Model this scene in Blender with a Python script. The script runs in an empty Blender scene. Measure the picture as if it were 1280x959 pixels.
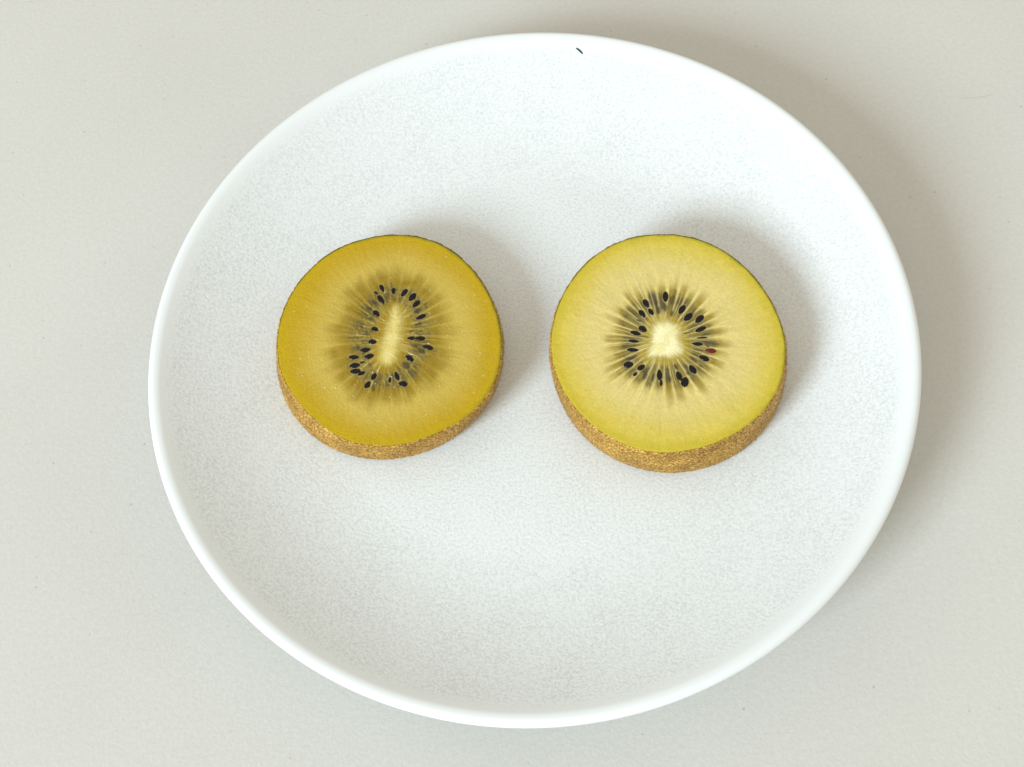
import bpy, math, random
import numpy as np
from mathutils import Matrix, Vector

scene = bpy.context.scene
MM = 0.001

# ------------------------------------------------------------------ camera
cam_data = bpy.data.cameras.new("camera")
cam_data.sensor_fit = 'HORIZONTAL'
cam_data.sensor_width = 36.0
cam_data.lens = 47.81
cam_data.clip_start = 0.01
cam_data.clip_end = 50.0
cam = bpy.data.objects.new("camera", cam_data)
scene.collection.objects.link(cam)
right, up, fwd = (0.99081, -0.12212, -0.05812), (0.13525, 0.89464, 0.42582), (0.0, 0.42976, -0.90294)
cam.matrix_world = Matrix(((right[0], up[0], -fwd[0], -4.981 * MM),
                           (right[1], up[1], -fwd[1], -136.156 * MM),
                           (right[2], up[2], -fwd[2], 284.503 * MM),
                           (0, 0, 0, 1)))
scene.camera = cam

# ------------------------------------------------------------------ light of the room
world = bpy.data.worlds.new("World")
scene.world = world
world.use_nodes = True
bg = world.node_tree.nodes["Background"]
bg.inputs["Color"].default_value = (1.0, 0.935, 0.80, 1)      # warm bounce from the room
bg.inputs["Strength"].default_value = 0.735

win = bpy.data.lights.new("window_light", 'AREA')              # soft cool window to the left
win.shape = 'RECTANGLE'
win.size, win.size_y = 0.80, 0.98
win.energy = 71.0
win.color = (0.78, 0.90, 1.0)
wo = bpy.data.objects.new("window_light", win)
scene.collection.objects.link(wo)
ldir = Vector((-0.77, -0.64, 0.0)).normalized() * math.cos(math.radians(31))
ldir.z = math.sin(math.radians(31))
wo.location = ldir * 2.7
wo.rotation_euler = (-ldir).to_track_quat('-Z', 'Y').to_euler()

vs = scene.view_settings
vs.view_transform = 'Standard'
vs.look = 'None'
vs.exposure = 0.0
vs.gamma = 1.0
vs.use_curve_mapping = False

# ------------------------------------------------------------------ helpers
def s2l(c):
    c = np.asarray(c, float) / 255.0
    return np.where(c <= 0.04045, c / 12.92, ((c + 0.055) / 1.055) ** 2.4)

def link(o, parent=None):
    scene.collection.objects.link(o)
    if parent is not None:
        o.parent = parent
    return o

def mesh_np(name, verts, faces, smooth=True):
    """verts (n,3) in mm, faces a list of int arrays of equal width each"""
    me = bpy.data.meshes.new(name)
    verts = np.asarray(verts, np.float32) * MM
    me.vertices.add(len(verts))
    me.vertices.foreach_set("co", verts.ravel())
    idx = np.concatenate([f.ravel() for f in faces]).astype(np.int32)
    tot = np.concatenate([np.full(len(f), f.shape[1]) for f in faces]).astype(np.int32)
    start = np.concatenate([[0], np.cumsum(tot)[:-1]]).astype(np.int32)
    me.loops.add(len(idx))
    me.loops.foreach_set("vertex_index", idx)
    me.polygons.add(len(tot))
    me.polygons.foreach_set("loop_start", start)
    me.polygons.foreach_set("loop_total", tot)
    me.polygons.foreach_set("use_smooth", np.full(len(tot), smooth))
    me.update(calc_edges=True)
    me.validate()
    return me

def grid_faces(nr, na, base=0, flip=False):
    """quads of nr rings of na vertices, closed round"""
    i = np.arange(nr - 1)[:, None] * na
    j = np.arange(na)[None, :]
    k = (j + 1) % na
    q = np.stack([i + j, i + na + j, i + na + k, i + k], -1).reshape(-1, 4) + base
    return q[:, ::-1] if flip else q

def fan(center, ring0, na, flip=False):
    j = np.arange(na)
    t = np.stack([np.full(na, center), ring0 + j, ring0 + (j + 1) % na], -1)
    return t[:, ::-1] if flip else t

def revolve(profile, na):
    p = np.asarray(profile, float)
    a = np.arange(na) * 2 * math.pi / na
    v = np.stack([p[:, 0:1] * np.cos(a), p[:, 0:1] * np.sin(a), np.repeat(p[:, 1:2], na, 1)], -1)
    return v.reshape(-1, 3)

def smooth(e0, e1, x):
    t = np.clip((x - e0) / (e1 - e0), 0, 1)
    return t * t * (3 - 2 * t)

def noise1(x, n, seed):
    """periodic value noise, x in 0..1"""
    g = np.random.RandomState(seed).rand(n)
    y = x * n
    i = np.floor(y).astype(int)
    f = y - i
    f = f * f * (3 - 2 * f)
    return g[i % n] * (1 - f) + g[(i + 1) % n] * f

def noise2(x, y, seed, n=512):
    g = np.random.RandomState(seed).rand(n, n)
    i, j = np.floor(x).astype(int), np.floor(y).astype(int)
    fx, fy = x - i, y - j
    fx, fy = fx * fx * (3 - 2 * fx), fy * fy * (3 - 2 * fy)
    return (g[i % n, j % n] * (1 - fx) * (1 - fy) + g[(i + 1) % n, j % n] * fx * (1 - fy)
            + g[i % n, (j + 1) % n] * (1 - fx) * fy + g[(i + 1) % n, (j + 1) % n] * fx * fy)

def new_mat(name):
    m = bpy.data.materials.new(name)
    m.use_nodes = True
    nt = m.node_tree
    return m, nt, nt.nodes["Principled BSDF"]

def N(nt, kind, **kw):
    n = nt.nodes.new(kind)
    for k, v in kw.items():
        if k in n.inputs:
            n.inputs[k].default_value = v
        else:
            setattr(n, k, v)
    return n

def ramp(nt, fac, stops):
    r = nt.nodes.new("ShaderNodeValToRGB")
    e = r.color_ramp.elements
    while len(e) < len(stops):
        e.new(0.5)
    for el, (p, c) in zip(e, stops):
        el.position = p
        el.color = (*c, 1) if len(c) == 3 else c
    nt.links.new(fac, r.inputs["Fac"])
    return r.outputs["Color"]

def g3(v):
    return (v, v, v)

def mixc(nt, fac, a, b, mode='MIX'):
    m = nt.nodes.new("ShaderNodeMix")
    m.data_type = 'RGBA'
    m.blend_type = mode
    for sock, val in ((m.inputs[0], fac), (m.inputs[6], a), (m.inputs[7], b)):
        if isinstance(val, bpy.types.NodeSocket):
            nt.links.new(val, sock)
        elif isinstance(val, (int, float)):
            sock.default_value = val
        else:
            sock.default_value = (*val, 1)
    return m.outputs[2]

# ------------------------------------------------------------------ materials
SCR = (120.852, 78.364, 17.821)     # arc of the scratch, mm
def table_material():
    m, nt, b = new_mat("table_laminate")
    L = nt.links.new
    co = N(nt, "ShaderNodeTexCoord").outputs["Object"]
    big = N(nt, "ShaderNodeTexNoise", Scale=14.0, Detail=4.0)
    fine = N(nt, "ShaderNodeTexNoise", Scale=900.0, Detail=3.0)
    spk = N(nt, "ShaderNodeTexVoronoi", Scale=330.0)
    sel = N(nt, "ShaderNodeTexNoise", Scale=60.0, Detail=0.0)
    for n in (big, fine, spk, sel):
        L(co, n.inputs["Vector"])
    c1 = ramp(nt, big.outputs["Fac"], [(0.3, (0.612, 0.609, 0.572)), (0.7, (0.652, 0.649, 0.612))])
    c2 = mixc(nt, 0.5, c1, ramp(nt, fine.outputs["Fac"], [(0.3, g3(0.93)), (0.7, g3(1.05))]), 'MULTIPLY')
    # sparse tiny dark specks of the laminate
    dot = ramp(nt, spk.outputs["Distance"], [(0.05, g3(1)), (0.13, g3(0))])
    rnd = N(nt, "ShaderNodeSeparateColor")
    L(spk.outputs["Color"], rnd.inputs["Color"])
    pick = ramp(nt, rnd.outputs["Red"], [(0.70, g3(0)), (1.0, g3(1))])
    k = mixc(nt, 1.0, dot, pick, 'MULTIPLY')
    k = mixc(nt, 1.0, k, g3(0.38), 'MULTIPLY')
    c3 = mixc(nt, k, c2, (0.20, 0.18, 0.14))
    # one hairline scratch in the laminate
    ctr = N(nt, "ShaderNodeVectorMath", operation='DISTANCE')
    L(co, ctr.inputs[0])
    ctr.inputs[1].default_value = (SCR[0] * MM, SCR[1] * MM, 0)
    dv = N(nt, "ShaderNodeMath", operation='SUBTRACT')
    L(ctr.outputs["Value"], dv.inputs[0])
    dv.inputs[1].default_value = SCR[2] * MM
    ab = N(nt, "ShaderNodeMath", operation='ABSOLUTE')
    L(dv.outputs[0], ab.inputs[0])
    sc = N(nt, "ShaderNodeMapRange")
    for k_, v_ in (("From Min", 0.00005), ("From Max", 0.00022), ("To Min", 0.22), ("To Max", 0.0)):
        sc.inputs[k_].default_value = v_
    L(ab.outputs[0], sc.inputs["Value"])
    pd = N(nt, "ShaderNodeVectorMath", operation='DISTANCE')
    L(co, pd.inputs[0])
    pd.inputs[1].default_value = (0.1205, 0.0606, 0)
    rg = N(nt, "ShaderNodeMapRange")
    for k_, v_ in (("From Min", 0.0028), ("From Max", 0.0052), ("To Min", 1.0), ("To Max", 0.0)):
        rg.inputs[k_].default_value = v_
    L(pd.outputs["Value"], rg.inputs["Value"])
    sm = N(nt, "ShaderNodeMath", operation='MULTIPLY')
    L(sc.outputs[0], sm.inputs[0]); L(rg.outputs[0], sm.inputs[1])
    c3 = mixc(nt, sm.outputs[0], c3, (0.25, 0.23, 0.20))
    L(c3, b.inputs["Base Color"])
    b.inputs["Roughness"].default_value = 0.55
    b.inputs["Specular IOR Level"].default_value = 0.3
    bn = N(nt, "ShaderNodeTexNoise", Scale=1400.0, Detail=2.0)
    L(co, bn.inputs["Vector"])
    bp = N(nt, "ShaderNodeBump", Strength=0.22, Distance=0.0003)
    L(bn.outputs["Fac"], bp.inputs["Height"])
    L(bp.outputs["Normal"], b.inputs["Normal"])
    return m

def glaze_material(name, mottle):
    m, nt, b = new_mat(name)
    L = nt.links.new
    co = N(nt, "ShaderNodeTexCoord").outputs["Object"]
    n1 = N(nt, "ShaderNodeTexNoise", Scale=1500.0, Detail=2.5, Roughness=0.55)
    n2 = N(nt, "ShaderNodeTexNoise", Scale=90.0, Detail=3.0)
    for n in (n1, n2):
        L(co, n.inputs["Vector"])
    base = (0.812, 0.862, 0.878)
    if mottle:
        # the satin glaze thins out towards the smooth lip
        sx = N(nt, "ShaderNodeSeparateXYZ")
        L(co, sx.inputs[0])
        cx = N(nt, "ShaderNodeCombineXYZ")
        L(sx.outputs[0], cx.inputs[0]); L(sx.outputs[1], cx.inputs[1])
        ln = N(nt, "ShaderNodeVectorMath", operation='LENGTH')
        L(cx.outputs[0], ln.inputs[0])
        mr = N(nt, "ShaderNodeMapRange")
        mr.inputs["From Min"].default_value = 0.0785
        mr.inputs["From Max"].default_value = 0.0811
        mr.inputs["To Min"].default_value = 1.0
        mr.inputs["To Max"].default_value = 0.0
        L(ln.outputs["Value"], mr.inputs["Value"])
        n3 = N(nt, "ShaderNodeTexNoise", Scale=2600.0, Detail=2.0, Roughness=0.6)
        L(co, n3.inputs["Vector"])
        mot = mixc(nt, 0.45, ramp(nt, n1.outputs["Fac"], [(0.36, g3(0.77)), (0.54, g3(0.98)), (0.70, g3(1.03))]),
                   ramp(nt, n3.outputs["Fac"], [(0.36, g3(0.76)), (0.56, g3(0.98)), (0.72, g3(1.03))]))
        pat = ramp(nt, n2.outputs["Fac"], [(0.3, g3(0.65)), (0.7, g3(1.0))])
        f = mixc(nt, 1.0, mr.outputs[0], pat, 'MULTIPLY')
        L(mixc(nt, f, base, mixc(nt, 1.0, base, mot, 'MULTIPLY')), b.inputs["Base Color"])
        bp = N(nt, "ShaderNodeBump", Distance=0.0003)
        mu = N(nt, "ShaderNodeMath", operation='MULTIPLY')
        mu.inputs[1].default_value = 0.32
        L(mr.outputs[0], mu.inputs[0])
        L(mu.outputs[0], bp.inputs["Strength"])
        vo = N(nt, "ShaderNodeTexVoronoi", Scale=240.0)
        L(co, vo.inputs["Vector"])
        pim = ramp(nt, vo.outputs["Distance"], [(0.0, g3(1)), (0.13, g3(0))])
        sp = N(nt, "ShaderNodeSeparateColor")
        L(vo.outputs["Color"], sp.inputs["Color"])
        pim = mixc(nt, 1.0, pim, ramp(nt, sp.outputs["Green"], [(0.90, g3(0)), (1.0, g3(1.0))]), 'MULTIPLY')
        L(mixc(nt, 1.0, n1.outputs["Fac"], pim, 'ADD'), bp.inputs["Height"])
        L(bp.outputs["Normal"], b.inputs["Normal"])
    else:
        b.inputs["Base Color"].default_value = (*base, 1)
    b.inputs["Roughness"].default_value = 0.38
    b.inputs["Specular IOR Level"].default_value = 0.45
    return m

def flesh_material(name, rough, bump):
    m, nt, b = new_mat(name)
    L = nt.links.new
    at = N(nt, "ShaderNodeAttribute", attribute_name="pigment")
    co = N(nt, "ShaderNodeTexCoord").outputs["Object"]
    n1 = N(nt, "ShaderNodeTexNoise", Scale=2200.0, Detail=3.0)
    n2 = N(nt, "ShaderNodeTexNoise", Scale=420.0, Detail=3.0)
    L(co, n1.inputs["Vector"]); L(co, n2.inputs["Vector"])
    c = mixc(nt, 1.0, at.outputs["Color"], ramp(nt, n1.outputs["Fac"], [(0.3, g3(0.93)), (0.7, g3(1.06))]), 'MULTIPLY')
    L(c, b.inputs["Base Color"])
    b.inputs["Roughness"].default_value = rough
    mu = N(nt, "ShaderNodeMath", operation='MULTIPLY')
    L(ramp(nt, n2.outputs["Fac"], [(0.35, g3(rough * 0.75)), (0.65, g3(rough * 1.3))]), mu.inputs[0])
    L(at.outputs["Alpha"], mu.inputs[1])
    L(mu.outputs[0], b.inputs["Roughness"])
    b.inputs["Specular IOR Level"].default_value = 0.4
    b.inputs["Subsurface Weight"].default_value = 0.25
    b.inputs["Subsurface Radius"].default_value = (1.0, 0.8, 0.3)
    b.inputs["Subsurface Scale"].default_value = 0.0008
    bp = N(nt, "ShaderNodeBump", Strength=bump, Distance=0.0002)
    L(n1.outputs["Fac"], bp.inputs["Height"])
    L(bp.outputs["Normal"], b.inputs["Normal"])
    return m

def skin_material():
    m, nt, b = new_mat("kiwi_skin")
    L = nt.links.new
    co = N(nt, "ShaderNodeTexCoord").outputs["Object"]
    mp = N(nt, "ShaderNodeMapping")
    mp.inputs["Scale"].default_value = (1, 1, 1.5)
    L(co, mp.inputs["Vector"])
    n1 = N(nt, "ShaderNodeTexNoise", Scale=2200.0, Detail=3.0, Roughness=0.6)
    n2 = N(nt, "ShaderNodeTexNoise", Scale=160.0, Detail=3.0)
    for n in (n1, n2):
        L(mp.outputs[0], n.inputs["Vector"])
    c1 = ramp(nt, n1.outputs["Fac"], [(0.36, (0.17, 0.080, 0.006)), (0.50, (0.42, 0.235, 0.028)), (0.64, (0.80, 0.56, 0.19))])
    c2 = ramp(nt, n2.outputs["Fac"], [(0.3, (0.74, 0.66, 0.50)), (0.7, (1.12, 1.06, 0.90))])
    L(mixc(nt, 1.0, c1, c2, 'MULTIPLY'), b.inputs["Base Color"])
    b.inputs["Roughness"].default_value = 0.55
    b.inputs["Specular IOR Level"].default_value = 0.35
    bp = N(nt, "ShaderNodeBump", Strength=0.45, Distance=0.0003)
    L(n1.outputs["Fac"], bp.inputs["Height"])
    L(bp.outputs["Normal"], b.inputs["Normal"])
    return m

def plain(name, col, rough, spec=0.5):
    m, nt, b = new_mat(name)
    co = N(nt, "ShaderNodeTexCoord").outputs["Object"]
    n = N(nt, "ShaderNodeTexNoise", Scale=3.0, Detail=2.0)
    nt.links.new(co, n.inputs["Vector"])
    lo = tuple(x * 0.7 for x in col)
    hi = tuple(x * 1.3 for x in col)
    nt.links.new(ramp(nt, n.outputs["Fac"], [(0.3, lo), (0.7, hi)]), b.inputs["Base Color"])
    b.inputs["Roughness"].default_value = rough
    b.inputs["Specular IOR Level"].default_value = spec
    return m

# ------------------------------------------------------------------ table top
def build_table():
    x, y, t, r = 600.0, 450.0, 28.0, 3.0
    pts = []
    for z, ins in ((-t, r), (-t + r, 0), (-r, 0), (-r * 0.3, r * 0.3), (0, r)):
        pts.append([(-x + ins, -y + ins, z), (x - ins, -y + ins, z), (x - ins, y - ins, z), (-x + ins, y - ins, z)])
    v = np.array(pts).reshape(-1, 3)
    side = grid_faces(5, 4, flip=True)
    caps = np.array([[16, 17, 18, 19], [3, 2, 1, 0]])
    o = link(bpy.data.objects.new("table_top", mesh_np("table_top", v, [side, caps], smooth=False)))
    o.data.materials.append(table_material())
    o["kind"] = "structure"
    o["label"] = "off-white table top with tiny dark specks under the plate"
    o["category"] = "table"
build_table()

# ------------------------------------------------------------------ plate
WELL = 10.0
def well_z(r):
    r = np.asarray(r, float)
    return WELL + 11.0 * np.clip((r - 46.0) / 36.0, 0, None) ** 1.9

def build_plate():
    plate = link(bpy.data.objects.new("plate", None))
    plate.empty_display_size = 0.02
    plate["label"] = "round white ceramic plate with mottled satin glaze holding both kiwi slices"
    plate["category"] = "plate"
    na = 360
    re = 81.2
    inner = [(r, float(well_z(r))) for r in np.concatenate([np.linspace(0.4, 45, 20), np.linspace(46, re, 64)])]
    slope = math.atan(11.0 * 1.9 / 36.0 * ((re - 46) / 36.0) ** 0.9)
    ri, rl = 3.0, 1.4                       # the well rolls softly into a tighter outer lip
    ze = float(well_z(re))
    cx, cz = re + ri * math.sin(slope), ze - ri * math.cos(slope)
    lip = [(cx + ri * math.cos(a), cz + ri * math.sin(a)) for a in np.linspace(math.pi / 2 + slope, math.pi / 2, 12)]
    lip += [(cx + rl * math.cos(a), cz + ri - rl + rl * math.sin(a)) for a in np.linspace(math.pi / 2, math.radians(-62), 24)[1:]]
    r1, z1 = lip[-1]
    under = [(r1 + (50 - r1) * t, 6.2 + (z1 - 6.2) * (1 - t) ** 1.35) for t in np.linspace(0, 1, 30)]
    under += [(40, 6.0), (20, 6.0), (0.4, 6.0)]

    def part(name, prof, mat, caps=()):
        prof = np.array(prof)
        v = revolve(prof, na)
        f = [grid_faces(len(prof), na, flip=False)]
        for ring, flip in caps:
            v = np.vstack([v, [[0, 0, prof[ring, 1]]]])
            f.append(fan(len(v) - 1, ring * na, na, flip))
        o = link(bpy.data.objects.new(name, mesh_np(name, v, f)), plate)
        o.data.materials.append(mat)
        return o
    satin = glaze_material("satin_glaze", True)
    gloss = glaze_material("smooth_glaze", False)
    part("well", inner, satin, [(0, False)])
    rim = part("rim", lip, gloss)
    rim["label"] = "smooth bright white lip of the plate"
    part("underside", under, gloss, [(len(under) - 1, True)])
    foot = [(50.6, 6.5), (49.8, 2.5), (49.5, 1.0), (49.0, 0.25), (48.2, 0.02), (47.2, 0.02), (46.4, 0.25), (45.8, 1.0), (45.5, 2.5), (45.0, 6.3)]
    part("foot_ring", foot, gloss)
build_plate()

# ------------------------------------------------------------------ dark fleck on the plate
def build_fleck():
    p0, p1 = np.array([21.48, 76.95]), np.array([22.92, 75.40])
    n, na = 9, 8
    rs = np.random.RandomState(5)
    d = (p1 - p0) / np.linalg.norm(p1 - p0)
    nrm = np.array([-d[1], d[0]])
    vs_ = []
    for i in range(n):
        t = i / (n - 1)
        c = p0 + (p1 - p0) * t + nrm * 0.03 * math.sin(t * 4.2)
        w = 0.23 * (1 - 0.55 * abs(2 * t - 1) ** 3) * (0.9 + 0.25 * rs.rand())
        z = float(well_z(np.hypot(*c))) + w * 0.62
        for k in range(na):
            a = 2 * math.pi * k / na
            q = c + nrm * w * math.cos(a)
            vs_.append((q[0], q[1], z + w * 0.6 * math.sin(a)))
    v = np.array(vs_)
    v = np.vstack([v, v[:na].mean(0), v[-na:].mean(0)])
    base = v.mean(0)
    f = [grid_faces(n, na), fan(n * na, 0, na), fan(n * na + 1, (n - 1) * na, na, True)]
    o = link(bpy.data.objects.new("dark_fleck", mesh_np("dark_fleck", v - base, f)))
    o.location = base * MM
    o.data.materials.append(plain("fleck_black", (0.03, 0.031, 0.028), 0.6, 0.3))
    o["label"] = "tiny black fleck lying near the bare edge of the white plate"
    o["category"] = "fleck"
build_fleck()

# ------------------------------------------------------------------ kiwi slices
GOLDEN = dict(
    center=(-30.25, 4.88), base_shift=(-1.44, 0.33), base_radius=25.18,
    outline=[24.87, 24.78, 24.63, 24.54, 24.69, 25.08, 25.54, 25.85, 25.91, 25.82, 25.74, 25.79, 25.96, 26.13, 26.1, 25.76, 25.19, 24.65, 24.28, 24.06, 24.03, 24.22, 24.65, 25.2, 25.7, 26.01, 26.14, 26.16, 26.18, 26.2, 26.06, 25.79, 25.56, 25.33, 25.1, 24.95],
    seeds=[(-0.72, 12.51, 2.07, 0.9, -73), (1.81, 11.42, 1.71, 0.9, -94), (4.15, 10.64, 2.22, 1.13, 51), (5.82, 9.15, 2.28, 1.27, 51), (6.55, 7.32, 2.1, 1.07, 41), (7.28, 3.91, 2.31, 1.07, 19), (-2.51, 6.35, 1.97, 1.13, -51), (-3.06, 2.38, 1.8, 1.02, -32), (-3.9, -0.67, 1.79, 1.07, -14), (-5.57, -2.37, 2.28, 1.07, 0), (-4.87, -4.06, 2.04, 1.13, 5), (-8.33, -3.8, 2.3, 1.02, -8), (-8.18, -5.85, 2.27, 1.19, -1), (-8.14, -7.27, 2.32, 1.19, 1), (-6.93, -8.0, 1.89, 0.99, 27), (-6.52, -5.29, 1.16, 0.45, 8), (-4.18, -9.07, 1.88, 1.07, 54), (-5.78, -10.87, 1.97, 1.07, 55), (-0.93, -10.47, 1.6, 0.73, -94), (0.73, -9.75, 2.27, 0.9, -76), (1.92, -11.87, 2.02, 1.27, -23), (3.86, -5.89, 2.26, 1.19, -46), (8.11, -3.83, 2.35, 1.02, -26), (6.63, -1.42, 2.3, 1.07, -8), (4.59, -1.07, 1.77, 0.79, -8), (-1.19, 9.66, 2.43, 1.02, -62), (-2.18, 11.53, 1.17, 0.62, -44)],
    ghosts=[(-2.59, 9.09, 2.32, 1.02, -54), (-4.24, 5.19, 1.88, 0.9, -19), (-3.9, 7.68, 1.73, 0.96, -32), (4.89, 0.58, 1.23, 0.57, 0), (5.6, -2.95, 1.9, 0.73, -13), (6.63, 2.4, 1.12, 0.51, 12), (6.79, 0.29, 0.95, 0.42, -8), (-4.56, -12.08, 1.99, 1.02, -90), (-7.01, -1.92, 1.41, 0.85, -36), (-5.28, 1.31, 1.8, 0.51, -14), (-5.7, 5.59, 0.91, 0.42, -19), (6.69, 5.53, 1.82, 1.27, 32), (2.98, -7.55, 2.58, 1.7, -65), (6.63, -4.5, 2.15, 1.13, -36)],
    core=[(1.9, 7.12), (2.68, 5.81), (3.21, 3.36), (2.65, -0.24), (1.44, -4.03), (0.17, -6.14), (-1.36, -6.89), (-2.63, -5.55), (-2.55, -3.43), (-1.75, -0.9), (-0.72, 1.95), (0.18, 4.51), (1.09, 6.4)])
PALE = dict(
    center=(29.22, -6.24), base_shift=(0.85, -1.27), base_radius=24.74,
    outline=[24.89, 24.99, 25.11, 25.23, 25.41, 25.68, 26.03, 26.24, 26.18, 25.97, 25.78, 25.69, 25.7, 25.77, 25.79, 25.65, 25.4, 25.1, 24.77, 24.53, 24.49, 24.66, 25.02, 25.47, 25.92, 26.21, 26.33, 26.42, 26.49, 26.31, 25.91, 25.47, 25.12, 24.88, 24.76, 24.79],
    seeds=[(1.51, 10.39, 2.49, 1.11, -99), (-2.94, 9.45, 2.25, 1.11, -74), (-4.19, 7.09, 2.1, 1.06, -63), (-2.17, 7.15, 1.91, 1.01, -67), (4.47, 6.74, 2.4, 1.19, 51), (5.47, 4.72, 2.38, 1.27, 36), (7.84, 3.89, 2.38, 1.32, 36), (7.54, 1.38, 2.54, 1.06, 15), (-4.64, 3.35, 1.95, 1.27, -44), (-6.34, 2.6, 2.43, 1.01, -24), (-7.05, 0.75, 2.36, 0.74, -12), (-7.57, -1.3, 2.46, 0.85, -12), (-8.99, -4.59, 2.14, 1.46, 1), (-6.48, -5.69, 1.81, 1.11, 30), (-8.04, -7.04, 1.69, 0.87, 39), (-2.96, -7.96, 2.59, 1.06, -96), (-2.9, -9.96, 1.64, 0.64, -99), (1.08, -8.87, 2.25, 1.06, -82), (2.09, -10.44, 2.4, 1.54, 73), (4.22, -7.82, 2.4, 1.27, -69), (7.12, -5.6, 2.4, 1.11, -35), (8.75, -4.07, 2.38, 1.01, -14), (6.22, -1.99, 2.39, 0.79, -12), (7.49, -0.66, 2.35, 0.4, -5)],
    ghosts=[(6.18, -3.41, 2.25, 0.48, -16), (-8.5, -3.22, 2.27, 0.64, -4), (-5.18, 5.53, 1.65, 0.64, -33), (-0.72, 9.27, 2.01, 0.72, -95), (-0.65, 7.22, 2.3, 1.11, -92), (1.05, 7.58, 1.97, 1.01, -99), (0.76, -6.58, 1.71, 0.74, -72), (-0.95, -9.45, 1.88, 0.95, -99), (-6.02, -7.79, 1.99, 0.95, -114), (4.95, -5.72, 2.3, 0.85, -51), (6.01, -7.23, 1.69, 0.79, -51), (-4.39, -8.48, 1.88, 0.58, -108), (3.09, -8.58, 1.12, 0.64, -65), (6.72, 5.55, 0.99, 0.58, 39), (2.18, 6.16, 2.14, 0.79, 67), (-4.38, 1.31, 1.61, 0.42, -17), (4.38, 0.89, 1.61, 0.42, 0), (-6.4, 0.56, 1.61, 0.37, -13), (8.42, -2.93, 1.06, 0.64, -16)],
    core=[(-0.13, 4.66), (1.49, 3.79), (2.87, 2.35), (2.82, -0.25), (2.77, -2.83), (1.8, -3.73), (-0.43, -4.15), (-2.52, -3.74), (-4.59, -3.21), (-3.74, -1.37), (-3.13, 0.66), (-2.41, 3.01), (-1.43, 4.24)])


def smooth_loop(pts, per):
    """closed Catmull-Rom through pts"""
    p = np.asarray(pts, float)
    t = np.linspace(0, 1, per, endpoint=False)[None, :, None]
    p0, p1, p2, p3 = (np.roll(p, k, 0)[:, None, :] for k in (1, 0, -1, -2))
    q = 0.5 * (2 * p1 + (p2 - p0) * t + (2 * p0 - 5 * p1 + 4 * p2 - p3) * t ** 2 + (3 * p1 - p0 - 3 * p2 + p3) * t ** 3)
    return q.reshape(-1, 2)

def signed_dist(x, y, loop):
    d2 = np.full(x.shape, 1e9)
    inside = np.zeros(x.shape, bool)
    a, b = loop, np.roll(loop, -1, 0)
    for (ax, ay), (bx, by) in zip(a, b):
        ex, ey = bx - ax, by - ay
        t = np.clip(((x - ax) * ex + (y - ay) * ey) / (ex * ex + ey * ey + 1e-9), 0, 1)
        d2 = np.minimum(d2, (x - ax - t * ex) ** 2 + (y - ay - t * ey) ** 2)
        if ay != by:
            inside ^= ((ay > y) != (by > y)) & (x < (bx - ax) * (y - ay) / (by - ay) + ax)
    d = np.sqrt(d2)
    return np.where(inside, -d, d)

def outline_radius(outline, a):
    g = len(outline)
    y = ((a + math.pi) / (2 * math.pi) * g) % g
    o = np.asarray(outline)
    i = np.floor(y).astype(int)
    t = y - i
    p0, p1, p2, p3 = o[(i - 1) % g], o[i % g], o[(i + 1) % g], o[(i + 2) % g]
    return 0.5 * (2 * p1 + (p2 - p0) * t + (2 * p0 - 5 * p1 + 4 * p2 - p3) * t ** 2 + (3 * p1 - p0 - 3 * p2 + p3) * t ** 3)

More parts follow.
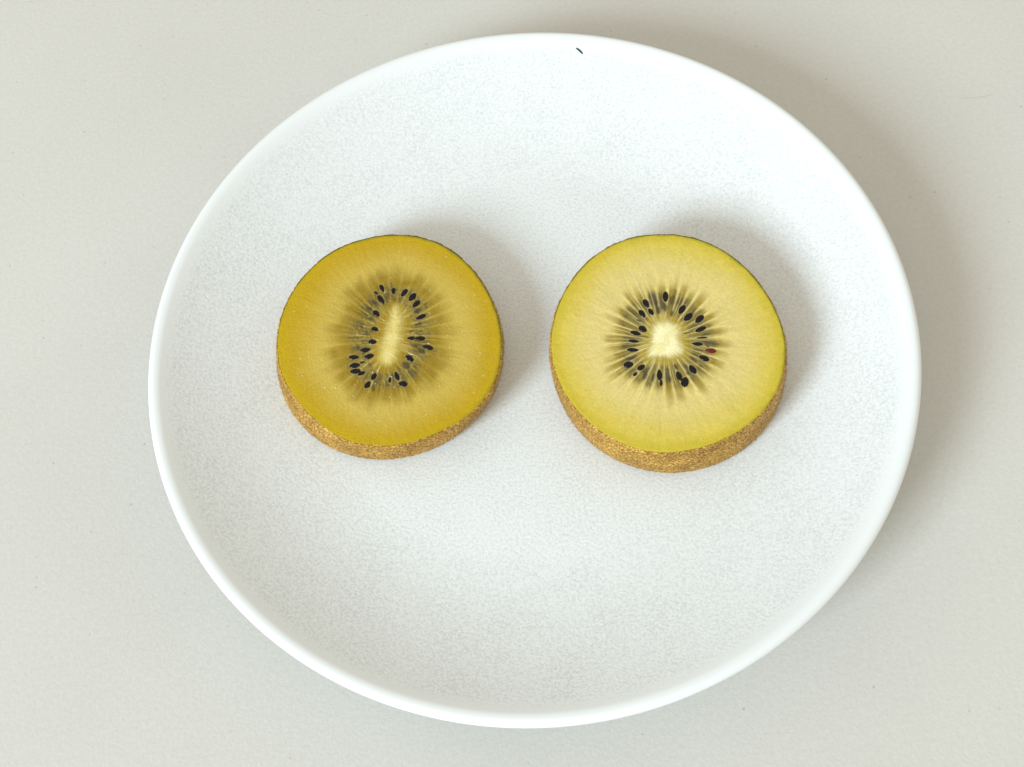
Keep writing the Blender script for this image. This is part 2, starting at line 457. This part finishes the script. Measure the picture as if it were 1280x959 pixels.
def pulp(x, y, K):
    """pigment (linear rgb) and relief (mm) of the cut face at x, y (mm)"""
    S = K['seed']
    core = smooth_loop(K['core'], 5)
    dc = signed_dist(x, y, core)
    ang = np.arctan2(y, x)
    ro = outline_radius(K['outline'], ang)
    edge = np.maximum(ro - np.hypot(x, y), 0)
    # elliptic coordinates round the core's long axis: rays leave it as they do in the fruit
    A, B = np.array(K['axis'][0]), np.array(K['axis'][1])
    foc = np.hypot(*(B - A)) / 2
    d = (B - A) / (2 * foc)
    m_ = (A + B) / 2
    al = (x - m_[0]) * d[0] + (y - m_[1]) * d[1]
    ac = -(x - m_[0]) * d[1] + (y - m_[1]) * d[0]
    zeta = np.arccosh((al + 1j * (ac + 1e-7)) / foc)
    mu, nu = np.abs(zeta.real), zeta.imag * np.where(zeta.real < 0, -1, 1)
    gain = np.maximum(foc * np.sqrt(np.sinh(mu) ** 2 + np.sin(nu) ** 2), 0.3)
    U = 2 * math.pi
    uu = (nu / U) % 1.0
    # slight wander of the rays
    uu = (uu + 0.09 * (noise2(x * 0.35, y * 0.35, S + 1) - 0.5) / (2 * math.pi * np.maximum(gain, 2.0))) % 1.0
    w = np.clip(dc / (np.maximum(dc, 0) + edge + 1e-6), -1, 1)

    C = {k: s2l(c) for k, c in K['col'].items()}
    def mx(a, b, t):
        return a * (1 - t[..., None]) + b * t[..., None]
    n_lo = noise2(x * 0.18 + 7, y * 0.18 + 3, S + 2)
    n_md = noise2(x * 0.7, y * 0.7, S + 3)
    fib = 0.6 * noise1(uu, 260, S + 4) + 0.4 * noise1(uu, 97, S + 5)
    fib2 = noise2(uu * 190, w * 9, S + 21)
    # outer flesh
    col = mx(np.broadcast_to(C['mid'], x.shape + (3,)), C['outer'], smooth(0.58, 0.93, w + 0.10 * (n_lo - 0.5) + 0.05 * (n_md - .5)))
    tint = smooth(0.35, 0.8, noise2(x * 0.06 + 11, y * 0.06 + 5, S + 6))
    col = mx(col, C['blush'], 0.45 * tint * smooth(0.45, 0.9, w))
    col = mx(col, C['rim'], smooth(0.86, 0.965, w + 0.03 * (n_md - 0.5)))
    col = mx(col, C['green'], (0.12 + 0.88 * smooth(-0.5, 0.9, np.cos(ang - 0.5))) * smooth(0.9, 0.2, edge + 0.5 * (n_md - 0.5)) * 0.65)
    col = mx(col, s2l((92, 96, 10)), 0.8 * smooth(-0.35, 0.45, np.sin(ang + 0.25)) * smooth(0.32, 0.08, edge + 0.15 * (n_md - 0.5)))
    # locules: petals of darker pulp between pale septa
    n_pet = K['petals']
    ph = uu * n_pet + 0.55 * (noise1(uu, n_pet // 2, S + 7) - 0.5)
    cell = np.floor(ph).astype(int) % n_pet
    fr = ph - np.floor(ph)
    petal = smooth(K['pet_w'], K['pet_w'] + 0.42, np.minimum(fr, 1 - fr) * 2)
    rs = np.random.RandomState(S + 8)
    plen = (K['loc_len'] + K['loc_var'] * (rs.rand(n_pet) - 0.5))[cell]
    plen = plen * (1 - K['pet_r'] + K['pet_r'] * np.sqrt(np.clip(4 * fr * (1 - fr), 0, 1))) + 0.08 * (noise2(x * 0.5, y * 0.5, S + 9) - 0.5)
    body = smooth(plen + K['loc_soft'], plen - K['loc_soft'], w) * smooth(-0.02, 0.05, w)
    pk = body * (K['septa'] * petal + (1 - K['septa']))
    col = mx(col, C['olive'], np.clip(pk, 0, 1) * (0.72 + 0.28 * n_md))
    # clear grey gel round the seeds
    gel = smooth(0.05, 0.12, w) * smooth(K['gel_end'] + 0.07, K['gel_end'] - 0.05, w + 0.10 * (n_md - 0.5) + 0.07 * (fib - 0.5))
    gel_col = mx(np.broadcast_to(C['gel'], x.shape + (3,)), C['gel_dark'], smooth(0.35, 0.75, noise2(uu * n_pet * 1.6, w * 12, S + 10)))
    col = mx(col, gel_col, np.clip(gel * (0.35 + 0.65 * petal) * K['gel_amt'], 0, 1))
    # inner zone next to the core
    inn = smooth(0.14, 0.02, w + 0.05 * (fib - 0.5))
    fr_n = noise1(uu, 110, S + 11)
    col = mx(col, C['inner'], inn * 0.8)
    col = mx(col, C['ray'], 0.32 * smooth(0.55, 0.95, fr_n) * smooth(0.17, 0.04, w))
    # fine radial fibres
    col = col * (1 + (0.16 * (fib - 0.5) + 0.12 * (fib2 - 0.5)) * smooth(0.0, 0.12, w) * (0.25 + 0.75 * smooth(0.68, 0.38, w)))[..., None]
    # pale rays
    ray = np.zeros(x.shape)
    rr = np.random.RandomState(S + 12)
    nray = K['rays']
    for k in range(nray):
        uk = (k + 0.5 + 0.75 * (rr.rand() - 0.5)) / nray
        du = np.abs((uu - uk + 0.5) % 1.0 - 0.5) * U * gain
        we = 0.20 + K['ray_len'] * rr.rand() ** 1.4
        ws = 0.05 + 0.16 * rr.rand()
        sig = 0.06 + 0.11 * rr.rand() ** 2
        am = (0.25 + 0.75 * rr.rand()) * K['ray_amt']
        prof = smooth(0.0, 0.05, w - ws + 0.05) * smooth(we + 0.12, we - 0.15, w)
        ray = np.maximum(ray, am * np.exp(-(du / (sig * (0.7 + 0.9 * np.clip(w, 0, 1)))) ** 2) * prof)
    ray = ray * (0.75 + 0.5 * n_md)
    col = mx(col, C['ray'], np.clip(ray, 0, 0.9))
    # seeds lying under the surface
    def ell(s, grow=1.0):
        sx, sy, l, wd, a = s
        ca, sa = math.cos(math.radians(a)), math.sin(math.radians(a))
        qx, qy = (x - sx) * ca + (y - sy) * sa, -(x - sx) * sa + (y - sy) * ca
        return np.hypot(qx / (l / 2 * grow), qy / (wd / 2 * grow))
    rg = np.random.RandomState(S + 13)
    for s in K['ghosts']:
        e = ell(s) + 0.55 * (n_md - 0.5)
        col = mx(col, C['ghost'], smooth(1.2, 0.5, e) * (0.55 + 0.35 * rg.rand()))
    sink = np.zeros(x.shape)
    for s in K['seeds']:
        e = ell(s)
        big = ell((s[0], s[1], s[2] + 0.55, s[3] + 0.5, s[4]))
        col = mx(col, C['halo'], smooth(1.15, 0.85, big) * smooth(0.55, 0.9, e) * 0.4)
        sink = np.maximum(sink, smooth(1.3, 0.9, big))
    # core with a fringed edge
    cm = smooth(K['fringe'], -K['fringe'] * 1.6, dc + 1.2 * K['fringe'] * (fr_n - 0.5) + 0.5 * K['fringe'] * (n_md - .5))
    ccol = mx(np.broadcast_to(C['core'], x.shape + (3,)), C['core2'], smooth(0.3, 0.8, noise2(x * 0.9, y * 0.9, S + 14)))
    col = mx(col, ccol, cm)
    # pale grains of pulp
    bump = np.zeros(x.shape)
    rp = np.random.RandomState(S + 15)
    for k in range(K['grains']):
        a, q = rp.rand() * 2 * math.pi, math.sqrt(rp.rand()) * 23.5
        gx, gy, gr = q * math.cos(a), q * math.sin(a), 0.07 + 0.10 * rp.rand()
        dd = np.hypot(x - gx, y - gy)
        sel = dd < gr * 3
        if sel.any():
            t = np.exp(-(dd[sel] / gr) ** 2) * (0.10 + 0.55 * rp.rand() ** 2)
            bump[sel] = np.maximum(bump[sel], t)
            col[sel] = col[sel] * (1 - t[:, None]) + C['grain'] * t[:, None]
    col = np.clip(col, 0.0, 0.92)
    z = (0.05 * ray + 0.26 * bump + 0.05 * (n_md - 0.5) + 0.05 * (fib2 - 0.5) * smooth(0.0, 0.1, w)
         - 0.10 * gel - 0.10 * sink + 0.10 * (noise2(x * 0.25, y * 0.25, S + 16) - 0.5)
         + 0.04 * (noise2(x * 2.2, y * 2.2, S + 17) - 0.5))
    z = z * smooth(0.0, 0.8, edge) - 0.10 * smooth(0.35, 0.0, edge)
    wet = 1.0 - K['wet'] * np.clip(gel * 1.2 + 0.5 * body, 0, 1)
    z = z + K['wet'] * 0.42 * gel * (noise2(x * 1.9 + 40, y * 1.9, S + 18) - 0.5)
    return np.concatenate([col, wet[..., None]], -1), z

def set_pigment(me, col):
    at = me.color_attributes.new("pigment", 'FLOAT_COLOR', 'POINT')
    rgba = np.ones((len(me.vertices), 4), np.float32)
    rgba[:, :] = col
    at.data.foreach_set("color", rgba.ravel())

def seed_mesh():
    """flat almond with one pointed end along +x, unit length and width"""
    nx, na = 9, 10
    ring = []
    for i in range(1, nx):
        t = i / nx
        x = -0.5 + t
        r = 0.5 * math.sin(math.pi * t ** 0.88) ** 0.66
        ring.append([(x, r * math.cos(2 * math.pi * k / na), r * math.sin(2 * math.pi * k / na)) for k in range(na)])
    v = np.array(ring).reshape(-1, 3)
    v = np.vstack([v, [[-0.5, 0, 0], [0.5, 0, 0]]])
    n = nx - 1
    f = [grid_faces(n, na, flip=True), fan(n * na, 0, na, True), fan(n * na + 1, (n - 1) * na, na)]
    return mesh_np("seed", v * 1000.0, f)

SKIN = skin_material()
SEED_DARK = plain("seed_dark", (0.010, 0.006, 0.009), 0.20, 0.26)
SEED_BROWN = plain("seed_brown", (0.03, 0.014, 0.011), 0.35, 0.25)
SEED_RED = plain("seed_red", (0.15, 0.018, 0.02), 0.35, 0.25)
SEED = seed_mesh()
SEEDS = {}
for nm, mt in (("dark", SEED_DARK), ("brown", SEED_BROWN), ("red", SEED_RED)):
    me = SEED.copy()
    me.materials.append(mt)
    SEEDS[nm] = me

def build_kiwi(K):
    zt, zb = K['top'], K['bottom']
    H = zt - zb
    root = link(bpy.data.objects.new("kiwi_slice", None))
    root.empty_display_size = 0.02
    root.location = (K['center'][0] * MM, K['center'][1] * MM, zb * MM)
    root["label"] = K['label']
    root["category"] = "kiwi"
    root["group"] = "kiwi slices on the plate"
    S = K['seed']
    # --- flesh: a closed disc whose upper face carries the pulp
    na, nr = 900, 250
    a = np.arange(na) * 2 * math.pi / na
    s = np.linspace(0, 1, nr + 1)[1:]
    ro = outline_radius(K['outline'], a)
    ro = ro + 0.16 * (noise1(a / (2 * math.pi), 60, S + 30) - 0.5) + 0.12 * (noise1(a / (2 * math.pi), 210, S + 34) - 0.5)
    x, y = s[:, None] * ro * np.cos(a), s[:, None] * ro * np.sin(a)
    x, y = np.vstack([x.reshape(-1, 1), [[0.0]]])[:, 0], np.vstack([y.reshape(-1, 1), [[0.0]]])[:, 0]
    col, dz = pulp(x, y, K)
    top = np.stack([x, y, H + dz], -1)
    bs, br = K['base_shift'], K['base_radius']
    def side_ring(t, off):
        """outline at depth t (0 = cut face, 1 = base)"""
        bx, by = bs[0] + br * np.cos(a), bs[1] + br * np.sin(a)
        tx, ty = ro * np.cos(a), ro * np.sin(a)
        k = t ** K['taper']
        qx, qy = tx * (1 - k) + bx * k, ty * (1 - k) + by * k
        g = off + K['bulge'] * math.sin(math.pi * t)
        return qx + g * np.cos(a), qy + g * np.sin(a)
    sides = []
    for t in (0.1, 0.5, 0.9):
        qx, qy = side_ring(t, -0.35)
        sides.append(np.stack([qx, qy, np.full(na, H * (1 - t))], -1))
    v = np.vstack([top] + sides + [[[bs[0], bs[1], H * 0.1]]])
    ctr = nr * na
    s0 = ctr + 1
    f = [fan(ctr, 0, na), grid_faces(nr, na)]
    j = np.arange(na)
    k = (j + 1) % na
    f.append(np.stack([(nr - 1) * na + j, s0 + j, s0 + k, (nr - 1) * na + k], -1))
    f.append(grid_faces(3, na, base=s0))
    f.append(fan(s0 + 3 * na, s0 + 2 * na, na, True))
    me = mesh_np("flesh", v, f)
    full = np.vstack([col, np.repeat(np.append(s2l(K['col']['rim']), 1.0)[None], len(v) - len(col), 0)])
    set_pigment(me, full)
    me.materials.append(K['mat'])
    link(bpy.data.objects.new("flesh", me), root)
    # --- core: pale plug whose face swells a hair above the flesh
    loop = smooth_loop(K['core'], 14)
    cc = loop.mean(0)
    ncr = 46
    sc = np.linspace(0, 1, ncr + 1)[1:]
    cxy = cc + (loop - cc)[None] * sc[:, None, None] * 1.04
    cx = np.append(cxy[..., 0].ravel(), cc[0])
    cy = np.append(cxy[..., 1].ravel(), cc[1])
    ccol, cdz = pulp(cx, cy, K)
    rr = np.append(np.repeat(sc, len(loop)), 0)
    cz = H + cdz + 0.10 * (1 - rr ** 4) - 0.02
    n = len(loop)
    cv = np.vstack([np.stack([cx, cy, cz], -1), np.stack([cxy[-1, :, 0], cxy[-1, :, 1], np.full(n, H - 1.0)], -1), [[cc[0], cc[1], H - 1.0]]])
    ccw = np.sum(loop[:, 0] * np.roll(loop[:, 1], -1) - loop[:, 1] * np.roll(loop[:, 0], -1)) > 0
    cf = [fan(ncr * n, 0, n, not ccw), grid_faces(ncr, n, flip=not ccw)]
    b0 = ncr * n + 1
    jj = np.arange(n)
    kk = (jj + 1) % n
    q = np.stack([(ncr - 1) * n + jj, b0 + jj, b0 + kk, (ncr - 1) * n + kk], -1)
    cf += [q if ccw else q[:, ::-1], fan(b0 + n, b0, n, ccw)]
    cme = mesh_np("core", cv, cf)
    set_pigment(cme, np.vstack([ccol, np.repeat(ccol[-1:], n + 1, 0)]))
    cme.materials.append(K['mat'])
    co = link(bpy.data.objects.new("core", cme), root)
    co["label"] = K['core_label']
    # --- skin: rough brown shell round the side and base
    prof = [(0.004, -0.02)] + [(0.012, 0.10), (0.03, 0.20)] + [(t, 0.22) for t in np.linspace(0.06, 0.90, 34)] + [(0.94, 0.05), (0.975, -0.35), (1.0, -1.1)]
    rows = []
    for i, (t, off) in enumerate(prof):
        qx, qy = side_ring(t, off)
        zz = H * (1 - t)
        amp = 0.0 if i == 0 else 0.11
        nz = noise2(a / (2 * math.pi) * 420, np.full(na, zz * 2.6), S + 31) + 0.6 * noise2(a / (2 * math.pi) * 130, np.full(na, zz * 0.9), S + 32) - 0.8
        g = amp * nz
        zj = (0.10 * (noise1(a / (2 * math.pi), 380, S + 33) - 0.5)) if i in (1, 2) else 0.0
        rows.append(np.stack([qx + g * np.cos(a), qy + g * np.sin(a), np.full(na, zz) + zj], -1))
    sv = np.vstack(rows + [[[bs[0], bs[1], 0.0]]])
    sf = [grid_faces(len(prof), na), fan(len(prof) * na, (len(prof) - 1) * na, na, True)]
    sme = mesh_np("skin", sv, sf)
    sme.materials.append(SKIN)
    so = link(bpy.data.objects.new("skin", sme), root)
    so["label"] = "brown grainy peel round the side"
    # --- short fuzz on the peel
    rs = np.random.RandomState(S + 40)
    nf = 5200
    fa = rs.rand(nf) * 2 * math.pi
    ft = 0.05 + 0.85 * rs.rand(nf)
    ia = (fa / (2 * math.pi) * na).astype(int) % na
    base = np.zeros((nf, 3))
    rows_a = np.array(rows)
    tt = np.array([p[0] for p in prof])
    ir = np.clip(np.searchsorted(tt, ft), 3, len(prof) - 4)
    base = rows_a[ir, ia]
    nx_, ny_ = np.cos(fa), np.sin(fa)
    ln = 0.25 + 0.35 * rs.rand(nf)
    sw = (rs.rand(nf) - 0.5) * 1.6
    dr = np.stack([nx_ * 0.45 - ny_ * sw, ny_ * 0.45 + nx_ * sw, (rs.rand(nf) - 0.6) * 1.4], -1)
    dr /= np.linalg.norm(dr, axis=1)[:, None]
    tip = base + dr * ln[:, None]
    side = np.stack([-ny_, nx_, 0.5 + 0 * nx_], -1) * 0.035
    fv = np.concatenate([base - side, base + side, tip])
    ff = np.stack([np.arange(nf), np.arange(nf) + nf, np.arange(nf) + 2 * nf], -1)
    fme = mesh_np("fuzz", fv, [ff])
    fme.materials.append(SKIN)
    fo = link(bpy.data.objects.new("fuzz", fme), root)
    fo["kind"] = "stuff"
    # --- seeds, each one pressed half into the pulp, points toward the core
    rs = np.random.RandomState(S + 50)
    for i, (sx, sy, l, wd, ang) in enumerate(K['seeds']):
        kind = 'red' if i in K['red'] else ('brown' if i in K['brown'] else 'dark')
        o = bpy.data.objects.new("seed", SEEDS[kind])
        link(o, root)
        th = math.radians(ang)
        if math.cos(th) * (cc[0] - sx) + math.sin(th) * (cc[1] - sy) < 0:
            th += math.pi
        dpt = K['sunk'].get(i, 0.0)
        o.location = (sx * MM, sy * MM, (H - 0.10 - 0.16 * rs.rand() - dpt) * MM)
        o.rotation_euler = ((rs.rand() - 0.5) * 0.3, (rs.rand() - 0.5) * 0.16, th)
        o.scale = (l * 1.10 * MM, wd * 1.12 * MM, wd * 0.55 * MM)
        if kind == 'red':
            o["label"] = "dark red seed"
    return root

GOLDEN.update(
    wet=0.65, pet_r=0.10, pet_w=0.04, ray_len=0.34, seed=100, top=20.4, bottom=10.4, taper=1.3, bulge=0.3,
    axis=((1.75, 5.2), (-1.25, -5.2)),
    petals=30, loc_len=0.49, loc_var=0.06, loc_soft=0.13, septa=0.16, gel_end=0.29, gel_amt=0.75,
    rays=30, ray_amt=0.62, fringe=1.0, grains=170, red=(), brown=(26, 15), sunk={18: 0.12, 15: 0.05},
    label="golden yellow kiwi slice with a long narrow core and wet glints",
    core_label="long narrow pale core",
    mat=flesh_material("golden_flesh", 0.22, 0.6),
    col=dict(core=(226, 212, 136), core2=(216, 200, 112), inner=(158, 130, 14), gel=(134, 120, 58), gel_dark=(86, 80, 48),
             olive=(144, 117, 2), mid=(201, 177, 80), outer=(190, 159, 18), blush=(192, 159, 12), rim=(192, 162, 3),
             green=(132, 132, 8), ray=(232, 216, 140), ghost=(62, 58, 44), halo=(166, 152, 88), grain=(246, 236, 180)))
PALE.update(
    wet=0.15, pet_r=0.30, pet_w=0.07, ray_len=0.46, seed=300, top=22.9, bottom=10.4, taper=1.5, bulge=0.5,
    axis=((-0.35, 0.9), (-0.75, -1.1)),
    petals=34, loc_len=0.42, loc_var=0.12, loc_soft=0.11, septa=0.76, gel_end=0.30, gel_amt=0.95,
    rays=38, ray_amt=0.70, fringe=0.8, grains=40, red=(21,), brown=(14, 16, 23), sunk={14: 0.08, 16: 0.05, 23: 0.0},
    label="pale yellow kiwi slice with a short blunt core and one red seed",
    core_label="short blunt creamy core",
    mat=flesh_material("pale_flesh", 0.34, 0.25),
    col=dict(core=(246, 240, 190), core2=(238, 230, 170), inner=(170, 150, 50), gel=(132, 118, 56), gel_dark=(90, 80, 48),
             olive=(148, 124, 22), mid=(220, 204, 128), outer=(214, 196, 84), blush=(208, 182, 56), rim=(204, 185, 58),
             green=(150, 152, 10), ray=(240, 230, 170), ghost=(66, 58, 48), halo=(196, 180, 110), grain=(244, 234, 180)))
build_kiwi(GOLDEN)
build_kiwi(PALE)
